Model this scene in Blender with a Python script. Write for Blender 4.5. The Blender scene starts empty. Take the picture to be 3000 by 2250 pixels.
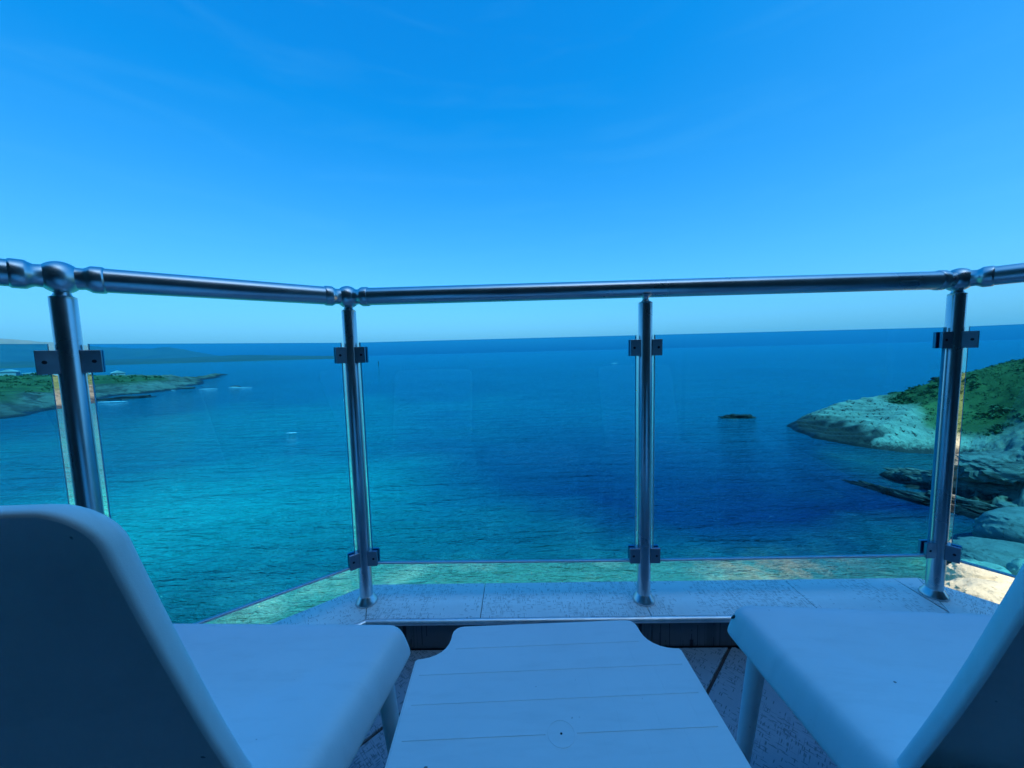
import bpy, bmesh, math, random
import numpy as np
from mathutils import Vector, Matrix

random.seed(7)
R = math.radians
scene = bpy.context.scene
col = scene.collection
SEA = -12.1

# ------------------------------------------------------------------ camera
cam = bpy.data.cameras.new('camera')
cam.sensor_width = 36.0
cam.lens = 13.0
cam.clip_start = 0.01
cam.clip_end = 60000.0
camo = bpy.data.objects.new('camera', cam)
col.objects.link(camo)
_p, _r = R(5.0), R(1.45)
_f = Vector((0, math.cos(_p), -math.sin(_p)))
_u0 = Vector((0, math.sin(_p), math.cos(_p)))
_r0 = Vector((1, 0, 0))
_rt = _r0 * math.cos(_r) - _u0 * math.sin(_r)
_up = _r0 * math.sin(_r) + _u0 * math.cos(_r)
camo.matrix_world = Matrix(((_rt.x, _up.x, -_f.x, 0), (_rt.y, _up.y, -_f.y, 0), (_rt.z, _up.z, -_f.z, 0.91), (0, 0, 0, 1)))
scene.camera = camo

# ------------------------------------------------------------------ sky and sun
SUN_EL, SUN_AZ = 60.0, 152.0      # azimuth clockwise from +Y: behind the viewer, to the right
world = bpy.data.worlds.new('World')
scene.world = world
world.use_nodes = True
wn = world.node_tree
bg = wn.nodes['Background']
bg.inputs[1].default_value = 0.1
sky = wn.nodes.new('ShaderNodeTexSky')
sky.sky_type = 'NISHITA'
sky.sun_disc = False
sky.sun_elevation = R(SUN_EL)
sky.sun_rotation = R(SUN_AZ)
sky.altitude = 10
sky.air_density = 1.0
sky.dust_density = 2.2
sky.ozone_density = 10.0
sep = wn.nodes.new('ShaderNodeSeparateColor')
cmb = wn.nodes.new('ShaderNodeCombineColor')
wn.links.new(sky.outputs[0], sep.inputs[0])


def wmath(op, a, b):
    n = wn.nodes.new('ShaderNodeMath')
    n.operation = op
    for i, v in enumerate((a, b)):
        if isinstance(v, (int, float)):
            n.inputs[i].default_value = v
        else:
            wn.links.new(v, n.inputs[i])
    return n.outputs[0]


# the photograph's cool white balance, applied evenly to the whole sky
wn.links.new(wmath('MAXIMUM', wmath('SUBTRACT', wmath('MULTIPLY', sep.outputs[0], 1.22), 0.84), 0.0), cmb.inputs[0])
wn.links.new(wmath('MAXIMUM', wmath('SUBTRACT', wmath('DIVIDE', wmath('MULTIPLY', sep.outputs[1], 2.28), wmath('ADD', wmath('MULTIPLY', sep.outputs[1], 0.04), 1.0)), 0.42), 0.0), cmb.inputs[1])
wn.links.new(wmath('MULTIPLY', wmath('POWER', sep.outputs[2], 0.77), 3.3), cmb.inputs[2])
# faint streaks of high cirrus, spread over the whole sky
wtc = wn.nodes.new('ShaderNodeTexCoord')
wmp = wn.nodes.new('ShaderNodeMapping')
wmp.inputs['Scale'].default_value = (2.2, 2.2, 16.0)
wmp.inputs['Rotation'].default_value = (0.06, 0.04, 0.5)
wn.links.new(wtc.outputs['Generated'], wmp.inputs[0])
wno = wn.nodes.new('ShaderNodeTexNoise')
wno.inputs['Scale'].default_value = 1.3
wno.inputs['Detail'].default_value = 6.0
wno.inputs['Roughness'].default_value = 0.55
wno.inputs['Distortion'].default_value = 0.6
wn.links.new(wmp.outputs[0], wno.inputs['Vector'])
wmr = wn.nodes.new('ShaderNodeMapRange')
wmr.inputs[1].default_value = 0.50
wmr.inputs[2].default_value = 0.74
wmr.inputs[4].default_value = 0.035
wn.links.new(wno.outputs[0], wmr.inputs[0])
wmx = wn.nodes.new('ShaderNodeMix')
wmx.data_type = 'RGBA'
wn.links.new(wmr.outputs[0], wmx.inputs[0])
wn.links.new(cmb.outputs[0], wmx.inputs[6])
wmx.inputs[7].default_value = (2.4, 7.0, 10.0, 1)
wn.links.new(wmx.outputs[2], bg.inputs[0])

sun = bpy.data.lights.new('sun', 'SUN')
sun.energy = 4.6
sun.angle = R(0.53)
sun.color = (1.0, 0.90, 0.70)
suno = bpy.data.objects.new('sun', sun)
col.objects.link(suno)
_sd = Vector((math.sin(R(SUN_AZ)) * math.cos(R(SUN_EL)), math.cos(R(SUN_AZ)) * math.cos(R(SUN_EL)), math.sin(R(SUN_EL))))
suno.rotation_euler = _sd.to_track_quat('Z', 'Y').to_euler()
suno.location = (4, -8, 14)

vs = scene.view_settings
vs.view_transform = 'Standard'
vs.look = 'None'
vs.exposure = 0.24
vs.gamma = 1.0
vs.use_curve_mapping = False
scene.render.engine = 'CYCLES'
cy = scene.cycles
cy.use_denoising = True
cy.transparent_max_bounces = 16
cy.max_bounces = 8
cy.volume_bounces = 0
cy.caustics_reflective = False
cy.caustics_refractive = False


# ------------------------------------------------------------------ helpers
def link(o, parent=None):
    col.objects.link(o)
    if parent is not None:
        o.parent = parent
    return o


def tag(o, label=None, cat=None, group=None, kind=None):
    if label: o['label'] = label
    if cat: o['category'] = cat
    if group: o['group'] = group
    if kind: o['kind'] = kind
    return o


def empty(name, loc=(0, 0, 0), rz=0.0):
    o = bpy.data.objects.new(name, None)
    o.location = loc
    o.rotation_euler = (0, 0, rz)
    o.empty_display_size = 0.1
    return link(o)


def obj_from(name, verts, faces, mat, parent=None, smooth=False, loc=None):
    me = bpy.data.meshes.new(name)
    me.from_pydata([tuple(v) for v in verts], [], [tuple(f) for f in faces])
    me.update()
    if mat is not None:
        for m in (mat if isinstance(mat, (list, tuple)) else [mat]):
            me.materials.append(m)
    if smooth:
        me.polygons.foreach_set('use_smooth', [True] * len(me.polygons))
    o = bpy.data.objects.new(name, me)
    if loc is not None:
        o.location = loc
    return link(o, parent)


def bm_obj(name, bm, mat, parent=None, smooth=False, loc=None, rot=None):
    me = bpy.data.meshes.new(name)
    bm.to_mesh(me)
    bm.free()
    for m in (mat if isinstance(mat, (list, tuple)) else [mat]):
        me.materials.append(m)
    if smooth:
        me.polygons.foreach_set('use_smooth', [True] * len(me.polygons))
    o = bpy.data.objects.new(name, me)
    if loc is not None: o.location = loc
    if rot is not None: o.rotation_euler = rot
    return link(o, parent)


def bm_box(bm, x0, x1, y0, y1, z0, z1, mtx=None):
    vs_ = [bm.verts.new((x, y, z)) for z in (z0, z1) for y in (y0, y1) for x in (x0, x1)]
    fs = [bm.faces.new([vs_[i] for i in f]) for f in ((0, 2, 3, 1), (4, 5, 7, 6), (0, 1, 5, 4), (2, 6, 7, 3), (0, 4, 6, 2), (1, 3, 7, 5))]
    if mtx is not None:
        bmesh.ops.transform(bm, matrix=mtx, verts=vs_)
    return vs_, fs


def bm_bevel(bm, w, seg=2):
    bmesh.ops.bevel(bm, geom=list(bm.edges), offset=w, segments=seg, affect='EDGES', profile=0.5, clamp_overlap=True)


def basis(d):
    d = Vector(d).normalized()
    a = Vector((0, 0, 1)) if abs(d.z) < 0.9 else Vector((1, 0, 0))
    u = d.cross(a).normalized()
    v = u.cross(d).normalized()
    return u, v, d


def bm_lathe(bm, p0, d, prof, n=28):
    """prof: list of (t along d, radius)"""
    u, v, d = basis(d)
    p0 = Vector(p0)
    rings = []
    for t, r in prof:
        rings.append([bm.verts.new(p0 + d * t + (u * math.cos(2 * math.pi * k / n) + v * math.sin(2 * math.pi * k / n)) * r) for k in range(n)])
    for a, b in zip(rings, rings[1:]):
        for k in range(n):
            bm.faces.new((a[k], a[(k + 1) % n], b[(k + 1) % n], b[k]))
    for ring in (rings[0], rings[-1]):
        try: bm.faces.new(ring)
        except Exception: pass
    bmesh.ops.recalc_face_normals(bm, faces=list(bm.faces))


def lathe_obj(name, p0, d, prof, mat, parent, n=28):
    bm = bmesh.new()
    bm_lathe(bm, p0, d, prof, n)
    o = bm_obj(name, bm, mat, parent)
    me = o.data
    me.polygons.foreach_set('use_smooth', [True] * len(me.polygons))
    me.set_sharp_from_angle(angle=R(35))
    return o


def prism(bm, pts, z0, z1):
    a = [bm.verts.new((x, y, z0)) for x, y in pts]
    b = [bm.verts.new((x, y, z1)) for x, y in pts]
    n = len(pts)
    bm.faces.new(list(reversed(a)))
    bm.faces.new(b)
    for i in range(n):
        bm.faces.new((a[i], a[(i + 1) % n], b[(i + 1) % n], b[i]))
    bmesh.ops.recalc_face_normals(bm, faces=list(bm.faces))


# numpy value noise
def _hash(ix, iy, seed):
    h = (ix.astype(np.int64) * 374761393 + iy.astype(np.int64) * 668265263 + seed * 1442695041) & 0xffffffff
    h = ((h ^ (h >> 13)) * 1274126177) & 0xffffffff
    h = h ^ (h >> 16)
    return (h & 0xffff) / 65535.0


def vnoise(x, y, seed=0):
    ix, iy = np.floor(x), np.floor(y)
    fx, fy = x - ix, y - iy
    fx = fx * fx * (3 - 2 * fx)
    fy = fy * fy * (3 - 2 * fy)
    a = _hash(ix, iy, seed); b = _hash(ix + 1, iy, seed); c = _hash(ix, iy + 1, seed); d = _hash(ix + 1, iy + 1, seed)
    return (a + (b - a) * fx) * (1 - fy) + (c + (d - c) * fx) * fy


def fbm(x, y, seed=0, octv=5, gain=0.5):
    s = np.zeros_like(x, dtype=float)
    a, t = 1.0, 0.0
    for i in range(octv):
        s += a * (vnoise(x, y, seed + i * 17) * 2 - 1)
        t += a
        a *= gain
        x = x * 2.03 + 11.3
        y = y * 2.03 + 5.7
    return s / t


def sstep(a, b, x):
    t = np.clip((x - a) / (b - a), 0, 1)
    return t * t * (3 - 2 * t)


def poly_sd(px, py, poly):
    """signed distance, positive inside"""
    d = np.full(px.shape, 1e18)
    inside = np.zeros(px.shape, bool)
    n = len(poly)
    for i in range(n):
        x0, y0 = poly[i]
        x1, y1 = poly[(i + 1) % n]
        ex, ey = x1 - x0, y1 - y0
        t = np.clip(((px - x0) * ex + (py - y0) * ey) / (ex * ex + ey * ey), 0, 1)
        d = np.minimum(d, (px - x0 - t * ex) ** 2 + (py - y0 - t * ey) ** 2)
        c = ((y0 > py) != (y1 > py)) & (px < (x1 - x0) * (py - y0) / (y1 - y0 + 1e-12) + x0)
        inside ^= c
    return np.where(inside, 1, -1) * np.sqrt(d)


# ------------------------------------------------------------------ materials
class NT:
    def __init__(self, name):
        self.m = bpy.data.materials.new(name)
        self.m.use_nodes = True
        self.t = self.m.node_tree
        self.b = self.t.nodes['Principled BSDF']
        self.out = self.t.nodes['Material Output']

    def node(self, kind, **kw):
        n = self.t.nodes.new('ShaderNode' + kind)
        for k, v in kw.items():
            setattr(n, k, v)
        return n

    def put(self, sock, v):
        if hasattr(v, 'node'):
            self.t.links.new(v, sock)
        else:
            if isinstance(v, (tuple, list)) and len(v) == 3 and sock.type == 'RGBA':
                v = (*v, 1.0)
            sock.default_value = v

    def set(self, **kw):
        for k, v in kw.items():
            self.put(self.b.inputs[k.replace('_', ' ')], v)

    def coord(self, which='Object', scale=(1, 1, 1), rot=(0, 0, 0)):
        tc = self.node('TexCoord')
        mp = self.node('Mapping')
        mp.inputs['Scale'].default_value = scale
        mp.inputs['Rotation'].default_value = rot
        self.t.links.new(tc.outputs[which], mp.inputs[0])
        return mp.outputs[0]

    def pos(self, scale=(1, 1, 1), rot=(0, 0, 0)):
        g = self.node('NewGeometry')
        mp = self.node('Mapping')
        mp.inputs['Scale'].default_value = scale
        mp.inputs['Rotation'].default_value = rot
        self.t.links.new(g.outputs['Position'], mp.inputs[0])
        return mp.outputs[0]

    def noise(self, vec, scale=5.0, detail=4.0, rough=0.5, dist=0.0):
        n = self.node('TexNoise')
        self.put(n.inputs['Vector'], vec)
        n.inputs['Scale'].default_value = scale
        n.inputs['Detail'].default_value = detail
        n.inputs['Roughness'].default_value = rough
        n.inputs['Distortion'].default_value = dist
        return n.outputs[0]

    def ramp(self, fac, stops, interp='LINEAR'):
        n = self.node('ValToRGB')
        n.color_ramp.interpolation = interp
        els = n.color_ramp.elements
        while len(els) < len(stops):
            els.new(0.5)
        for e, (p, c) in zip(els, stops):
            e.position = p
            e.color = (c, c, c, 1) if isinstance(c, (int, float)) else (*c, 1)
        self.put(n.inputs[0], fac)
        return n.outputs[0]

    def mix(self, fac, a, b, blend='MIX'):
        n = self.node('Mix', data_type='RGBA', blend_type=blend)
        self.put(n.inputs[0], fac)
        self.put(n.inputs[6], a)
        self.put(n.inputs[7], b)
        return n.outputs[2]

    def math(self, op, a, b=0.0, c=0.0):
        n = self.node('Math', operation=op)
        for i, v in enumerate((a, b, c)):
            self.put(n.inputs[i], v)
        return n.outputs[0]

    def mapr(self, v, a, b, c=0.0, d=1.0):
        n = self.node('MapRange')
        self.put(n.inputs[0], v)
        for i, w in enumerate((a, b, c, d)):
            n.inputs[i + 1].default_value = w
        return n.outputs[0]

    def bump(self, h, strength=0.3, dist=0.01, normal=None):
        n = self.node('Bump')
        n.inputs['Strength'].default_value = strength
        n.inputs['Distance'].default_value = dist
        self.put(n.inputs['Height'], h)
        if normal is not None:
            self.put(n.inputs['Normal'], normal)
        return n.outputs[0]

    def attr(self, name):
        n = self.node('Attribute', attribute_name=name)
        return n.outputs['Fac']


def mat_steel():
    m = NT('brushed_steel')
    v = m.coord('Object', (1, 1, 1))
    n1 = m.noise(v, 7, 3, 0.5)
    m.set(Metallic=1.0, Base_Color=m.mix(m.mapr(n1, 0.3, 0.7), (0.47, 0.53, 0.57), (0.60, 0.66, 0.70)),
          Roughness=m.mapr(n1, 0.3, 0.7, 0.26, 0.33))
    return m.m


def mat_clamp():
    m = NT('clamp_metal')
    v = m.coord('Object')
    m.set(Metallic=0.9, Base_Color=(0.34, 0.40, 0.46), Roughness=m.mapr(m.noise(v, 60, 4), 0.3, 0.7, 0.28, 0.45))
    return m.m


def mat_plain(name, c, rough=0.6, metal=0.0, spec=0.5):
    m = NT(name)
    v = m.coord('Object')
    n = m.noise(v, 30, 4)
    m.set(Base_Color=m.mix(m.mapr(n, 0.3, 0.7), tuple(x * 0.88 for x in c), tuple(min(1, x * 1.1) for x in c)), Roughness=rough, Metallic=metal)
    m.b.inputs['Specular IOR Level'].default_value = spec
    return m.m


def mat_plastic(name='white_plastic', base=(0.90, 0.90, 0.89), grain=0.25):
    m = NT(name)
    v = m.coord('Object')
    big = m.noise(v, 6, 5, 0.55)
    speck = m.noise(v, 75, 1.0, 0.4)
    dirt = m.ramp(speck, [(0.0, 0.0), (0.80, 0.0), (0.83, 0.8)])
    smear = m.ramp(m.noise(m.coord('Object', (1, 5, 1)), 9, 5, 0.65), [(0.5, 0.0), (0.85, 0.32)])
    c = m.mix(m.mapr(big, 0.3, 0.7), tuple(b * 0.93 for b in base), base)
    c = m.mix(smear, c, (0.60, 0.60, 0.58))
    c = m.mix(dirt, c, (0.07, 0.06, 0.05))
    gr = m.noise(v, 900, 2, 0.6)
    m.set(Base_Color=c, Roughness=m.mapr(big, 0.3, 0.7, 0.40, 0.52), Normal=m.bump(gr, grain, 0.0006))
    m.b.inputs['Specular IOR Level'].default_value = 0.4
    return m.m


def mat_tile(name, base, dark, amount):
    m = NT(name)
    oi = m.node('ObjectInfo')
    tc = m.node('TexCoord')
    add = m.node('VectorMath', operation='ADD')
    m.t.links.new(tc.outputs['Object'], add.inputs[0])
    mul = m.node('VectorMath', operation='SCALE')
    m.t.links.new(oi.outputs['Location'], mul.inputs[0])
    mul.inputs['Scale'].default_value = 3.7
    m.t.links.new(mul.outputs[0], add.inputs[1])

    def mp(s):
        k = m.node('Mapping')
        k.inputs['Scale'].default_value = s
        m.t.links.new(add.outputs[0], k.inputs[0])
        return k.outputs[0]
    def dashes(sc_, seed_off, lo):
        off = m.node('VectorMath', operation='ADD')
        m.put(off.inputs[0], mp(sc_))
        off.inputs[1].default_value = (seed_off, seed_off * 1.7, 0.3)
        v = m.node('TexVoronoi', distance='CHEBYCHEV', feature='F1', voronoi_dimensions='2D')
        m.t.links.new(off.outputs[0], v.inputs['Vector'])
        v.inputs['Scale'].default_value = 1.0
        v.inputs['Randomness'].default_value = 0.95
        sc3 = m.node('SeparateColor')
        m.t.links.new(v.outputs['Color'], sc3.inputs[0])
        pick = m.math('GREATER_THAN', m.math('ADD', sc3.outputs[0], pv), lo)
        core = m.mapr(v.outputs['Distance'], 0.20, 0.46, 1.0, 0.0)
        return m.math('MULTIPLY', pick, core)
    patch = m.noise(mp((7, 7, 7)), 1, 4, 0.6)
    pv = m.mapr(patch, 0.34, 0.68, -0.24, 0.17)
    k = m.math('MAXIMUM', dashes((62, 330, 1), 0.0, 0.80), dashes((330, 62, 1), 7.3, 0.80))
    k = m.math('MAXIMUM', k, m.math('MULTIPLY', dashes((26, 520, 1), 3.1, 0.86), 0.6))
    k = m.math('MAXIMUM', k, m.math('MULTIPLY', dashes((520, 26, 1), 5.9, 0.86), 0.6))
    k = m.math('MULTIPLY', k, amount)
    tone = m.mix(m.mapr(patch, 0.3, 0.7), tuple(x * 0.90 for x in base), base)
    weave = m.mix(m.mapr(m.noise(mp((420, 30, 30)), 1, 2), 0.35, 0.65, 0.0, 0.16), tone, tuple(x * 0.66 for x in base))
    weave = m.mix(m.mapr(m.noise(mp((30, 420, 30)), 1, 2), 0.35, 0.65, 0.0, 0.14), weave, tuple(x * 0.66 for x in base))
    m.set(Base_Color=m.mix(k, weave, dark), Roughness=m.mapr(k, 0, 1, 0.42, 0.7),
          Normal=m.bump(m.math('SUBTRACT', 1.0, k), 0.2, 0.0008))
    return m.m


def mat_glass():
    m = NT('tinted_glass')
    t = m.t
    tr = m.node('BsdfTransparent')
    tr.inputs[0].default_value = (0.24, 0.70, 0.885, 1)      # one face; a ray crosses two
    gl = m.node('BsdfGlossy')
    gl.inputs['Roughness'].default_value = 0.0
    gl.inputs[0].default_value = (0.9, 0.95, 1, 1)
    lw = m.node('LayerWeight')
    fr5 = m.math('ADD', m.math('MULTIPLY', m.math('POWER', lw.outputs['Facing'], 5.0), 0.9), 0.02)
    smear = m.noise(m.coord('Object', (1, 1, 1)), 3.0, 6, 0.6)
    f2 = m.math('MULTIPLY', fr5, m.mapr(smear, 0.3, 0.7, 0.75, 1.0))
    mx = m.node('MixShader')
    m.put(mx.inputs[0], f2)
    t.links.new(tr.outputs[0], mx.inputs[1])
    t.links.new(gl.outputs[0], mx.inputs[2])
    t.links.new(mx.outputs[0], m.out.inputs[0])
    return m.m


def mat_sea():
    m = NT('sea_water')
    P = m.pos()
    # depth of the sea bed as colour seen in the water: sand and weed patches
    warp = m.noise(P, 0.05, 4, 0.55)

    def blob(cx, cyy, rx, ry, w=0.5, hi=1.2, lo=0.2):
        sub = m.node('VectorMath', operation='SUBTRACT')
        m.put(sub.inputs[0], P)
        sub.inputs[1].default_value = (cx, cyy, SEA)
        mul = m.node('VectorMath', operation='MULTIPLY')
        m.t.links.new(sub.outputs[0], mul.inputs[0])
        mul.inputs[1].default_value = (1 / rx, 1 / ry, 0)
        ln = m.node('VectorMath', operation='LENGTH')
        m.t.links.new(mul.outputs[0], ln.inputs[0])
        d = m.math('ADD', ln.outputs['Value'], m.mapr(warp, 0.25, 0.75, -w, w))
        return m.mapr(d, hi, lo, 0.0, 1.0)
    turq = m.math('MAXIMUM', blob(-27, 23, 25, 29, 0.25, 1.2, 0.2), m.math('MULTIPLY', blob(-50, 70, 45, 45), 0.35))
    green = m.math('MAXIMUM', blob(-16, 15, 22, 14), blob(28, 20, 8, 6))
    green = m.math('MAXIMUM', green, m.math('MULTIPLY', blob(46, 36, 12, 10), 0.9))
    green = m.math('MAXIMUM', green, m.math('MULTIPLY', blob(5, 19, 26, 6), 0.9))
    sand = m.ramp(m.noise(P, 0.17, 5, 0.6), [(0.50, 0.0), (0.63, 1.0)])
    deep = m.mix(m.mapr(m.noise(P, 0.02, 4, 0.6), 0.35, 0.65), (0.006, 0.22, 0.31), (0.010, 0.27, 0.36))
    deep = m.mix(blob(24, 20, 62, 44, 0.20, 1.2, 0.1), deep, (0.002, 0.052, 0.17))
    c = m.mix(turq, deep, (0.02, 0.66, 0.54))
    c = m.mix(green, c, m.mix(sand, (0.02, 0.24, 0.23), (0.09, 0.38, 0.33)))
    gold = m.math('MULTIPLY', blob(15.2, 20.8, 4.5, 2.4), m.ramp(m.noise(P, 0.55, 5, 0.65), [(0.42, 0.0), (0.6, 1.0)]))
    c = m.mix(m.math('MULTIPLY', gold, 0.5), c, (0.33, 0.29, 0.17))
    # wind waves
    w1 = m.noise(m.pos((0.7, 2.0, 1), (0, 0, R(-14))), 1.0, 5, 0.6, 0.4)
    w2 = m.noise(m.pos((2.2, 6.5, 1), (0, 0, R(-8))), 1.0, 4, 0.6, 0.5)
    w3 = m.noise(m.pos((0.05, 0.22, 1), (0, 0, R(-20))), 1.0, 3, 0.5)
    w0 = m.noise(m.pos((0.13, 0.55, 1), (0, 0, R(-11))), 1.0, 4, 0.6, 0.6)
    nb = m.bump(w3, 1.0, 3.2)
    nb = m.bump(w0, 1.0, 2.4, nb)
    nb = m.bump(w1, 1.0, 0.7, nb)
    nb = m.bump(w2, 1.0, 0.22, nb)
    m.set(Base_Color=c, Roughness=0.06, Normal=nb, IOR=1.33)
    m.b.inputs['Specular IOR Level'].default_value = 0.5
    return m.m


def mat_rock(name='coast_rock', light=(0.50, 0.43, 0.28), mid=(0.36, 0.31, 0.22), green=True, scale=1.0, wet=True, bands=0.75):
    m = NT(name)
    P = m.pos()
    n1 = m.noise(P, 0.35 * scale, 6, 0.6)
    n2 = m.noise(P, 2.6 * scale, 6, 0.65)
    c = m.mix(m.mapr(n1, 0.35, 0.65), mid, light)
    c = m.mix(m.ramp(n2, [(0.28, 1.0), (0.46, 0.0)]), c, tuple(x * 0.42 for x in mid))
    band = m.noise(m.pos((1, 1, 4)), 0.45 * scale, 5, 0.7, 1.2)
    c = m.mix(m.ramp(band, [(0.42, bands), (0.52, 0.0)]), c, tuple(x * 0.38 for x in mid))
    if green:
        strata = m.attr('strata')
        c = m.mix(m.ramp(m.math('ADD', strata, m.mapr(n2, 0.3, 0.7, -0.2, 0.2)), [(0.0, 1.0), (0.14, 0.0)]), c, (0.07, 0.06, 0.045))
        g1 = m.noise(P, 1.1, 6, 0.7)
        g2 = m.noise(P, 0.16, 4, 0.6)
        grass = m.mix(m.mapr(g1, 0.3, 0.7), (0.035, 0.075, 0.020), (0.10, 0.15, 0.042))
        grass = m.mix(m.mapr(g2, 0.4, 0.65), grass, (0.16, 0.21, 0.06))
        c = m.mix(m.attr('grass'), c, grass)
    sx = m.node('SeparateXYZ')
    m.put(sx.inputs[0], P)
    if wet:
        wet_dark = m.mapr(m.math('ADD', sx.outputs[2], m.mapr(n2, 0.3, 0.7, -0.35, 0.35)), SEA + 0.95, SEA + 0.35)
        if green:
            wet_dark = m.math('MAXIMUM', wet_dark, m.attr('dark_tone'))
        c = m.mix(wet_dark, c, (0.035, 0.034, 0.028))
        m.set(Roughness=m.mapr(wet_dark, 0, 1, 0.85, 0.4))
    else:
        m.set(Roughness=0.85)
    m.set(Base_Color=c, Normal=m.bump(m.noise(P, 5.5 * scale, 6, 0.7), 0.7, 0.12 / scale))
    m.b.inputs['Specular IOR Level'].default_value = 0.25
    return m.m


STEEL = mat_steel()
CLAMP = mat_clamp()
PLASTIC = mat_plastic()
TABLEP = mat_plastic('table_plastic', (0.88, 0.88, 0.87), 0.12)
GLASS = mat_glass()
def mat_edge():
    m = NT('lit_glass_edge')
    tl = m.node('BsdfTranslucent')
    tl.inputs[0].default_value = (0.9, 0.97, 0.97, 1)
    df = m.node('BsdfDiffuse')
    df.inputs[0].default_value = (0.85, 0.93, 0.93, 1)
    mx = m.node('MixShader')
    m.put(mx.inputs[0], m.mapr(m.noise(m.coord('Object'), 25, 3), 0.3, 0.7, 0.3, 0.5))
    m.t.links.new(tl.outputs[0], mx.inputs[1])
    m.t.links.new(df.outputs[0], mx.inputs[2])
    m.t.links.new(mx.outputs[0], m.out.inputs[0])
    return m.m


GEDGE = mat_plain('dimmed_top_edge', (0.05, 0.12, 0.14), 0.25)  # dark colour stands in for the reflection that dims the top edge
GRIM = mat_edge()  # pale colour stands in for light caught in the side and lower edges
BEAD = mat_plain('edge_glint', (0.93, 0.95, 0.95), 0.3)  # white stands in for light refracted along the pane's bottom
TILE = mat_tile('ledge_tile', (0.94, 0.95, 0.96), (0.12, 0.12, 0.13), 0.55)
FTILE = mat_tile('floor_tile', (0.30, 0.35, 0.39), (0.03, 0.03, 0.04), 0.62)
RTILE = mat_tile('riser_tile', (0.17, 0.18, 0.20), (0.025, 0.025, 0.03), 0.9)  # darker base puts the riser's shade into its colour
GROUT = mat_plain('grout', (0.06, 0.05, 0.05), 0.9)
CONCRETE = mat_plain('concrete', (0.40, 0.39, 0.37), 0.85)
TRIM = mat_plain('aluminium_trim', (0.80, 0.82, 0.84), 0.28, 0.75)
DARK = mat_plain('dark_hole', (0.012, 0.012, 0.014), 0.6)
SCREW = mat_plain('dark_screw', (0.03, 0.03, 0.035), 0.4, 0.6)
SEAM = mat_sea()
ROCK = mat_rock('coast_rock', (0.62, 0.54, 0.36), (0.48, 0.42, 0.29), bands=0.4)
BOULD = mat_rock('boulder_rock', (0.78, 0.66, 0.43), (0.62, 0.52, 0.34), green=False, scale=1.6, bands=0.25)
ROCKP = mat_rock('cliff_rock', (0.36, 0.33, 0.24), (0.22, 0.20, 0.15), green=False, scale=1.3)
ROCKL = mat_rock('far_coast_rock', (0.30, 0.27, 0.19), (0.17, 0.15, 0.11), scale=0.16)
GREYB = mat_rock('grey_boulder_rock', (0.38, 0.355, 0.28), (0.29, 0.27, 0.21), green=False, scale=1.5, bands=0.3)
DARKR = mat_rock('wet_dark_rock', (0.09, 0.085, 0.07), (0.05, 0.048, 0.04), green=False, scale=1.4)
REEFM = mat_rock('reef_rock', (0.34, 0.31, 0.23), (0.18, 0.165, 0.12), green=False, scale=1.4)
PLASTER = mat_plain('wall_plaster', (0.03, 0.03, 0.03), 0.9)  # near-black so the unseen wall sends little light back
DGLASS = mat_plain('door_glass', (0.012, 0.014, 0.018), 0.55, 0.0, 0.2)
FRAME = mat_plain('door_frame', (0.05, 0.045, 0.04), 0.4)
FOAM = mat_plain('sea_foam', (0.82, 0.85, 0.86), 0.7)

# ------------------------------------------------------------------ sea
def build_sea():
    radii = [0.0] + list(np.geomspace(6.0, 9500.0, 150))
    na = 160
    verts, faces = [(0.0, 0.0, SEA)], []
    for r in radii[1:]:
        for k in range(na):
            a = 2 * math.pi * k / na
            verts.append((r * math.sin(a), r * math.cos(a), SEA))
    for k in range(na):
        faces.append((0, 1 + (k + 1) % na, 1 + k))
    for i in range(len(radii) - 2):
        b0, b1 = 1 + i * na, 1 + (i + 1) * na
        for k in range(na):
            faces.append((b0 + k, b0 + (k + 1) % na, b1 + (k + 1) % na, b1 + k))
    o = obj_from('sea', verts, faces, SEAM, smooth=True)
    tag(o, 'blue green rippled sea reaching the horizon', 'sea', kind='structure')


build_sea()


def height_mesh(name, x0, x1, y0, y1, nx, ny, func, mat, keep_below=-0.8, warp=None):
    xs = np.linspace(x0, x1, nx)
    ys = np.linspace(y0, y1, ny)
    X, Y = np.meshgrid(xs, ys)
    H, G, S = func(X, Y)
    if warp is not None:
        X, Y = warp(X, Y, H)
    V = np.stack([X.ravel(), Y.ravel(), (SEA + H).ravel()], 1)
    Hf = H.ravel()
    idx = np.arange(nx * ny).reshape(ny, nx)
    q = np.stack([idx[:-1, :-1].ravel(), idx[:-1, 1:].ravel(), idx[1:, 1:].ravel(), idx[1:, :-1].ravel()], 1)
    q = q[Hf[q].max(1) > keep_below]
    used = np.unique(q)
    remap = np.full(nx * ny, -1)
    remap[used] = np.arange(len(used))
    o = obj_from(name, V[used].tolist(), remap[q].tolist(), mat, smooth=False)
    for nm, A in (('grass', G), ('strata', S), ('dark_tone', sstep(47.6, 45.2, X + 1.6 * fbm(X * 0.8, Y * 0.8, 88, 4)) * (X > 0) * (Y > 45) * 0.92 + 0.42 * (X > 0) * sstep(41, 38, Y) * sstep(23, 26, Y))):  # algal black on the tip; plain darker tone over the cove rock
        at = o.data.attributes.new(nm, 'FLOAT', 'POINT')
        at.data.foreach_set('value', A.ravel()[used].astype(np.float32))
    o.data.polygons.foreach_set('use_smooth', [True] * len(o.data.polygons))
    return o, func


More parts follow.
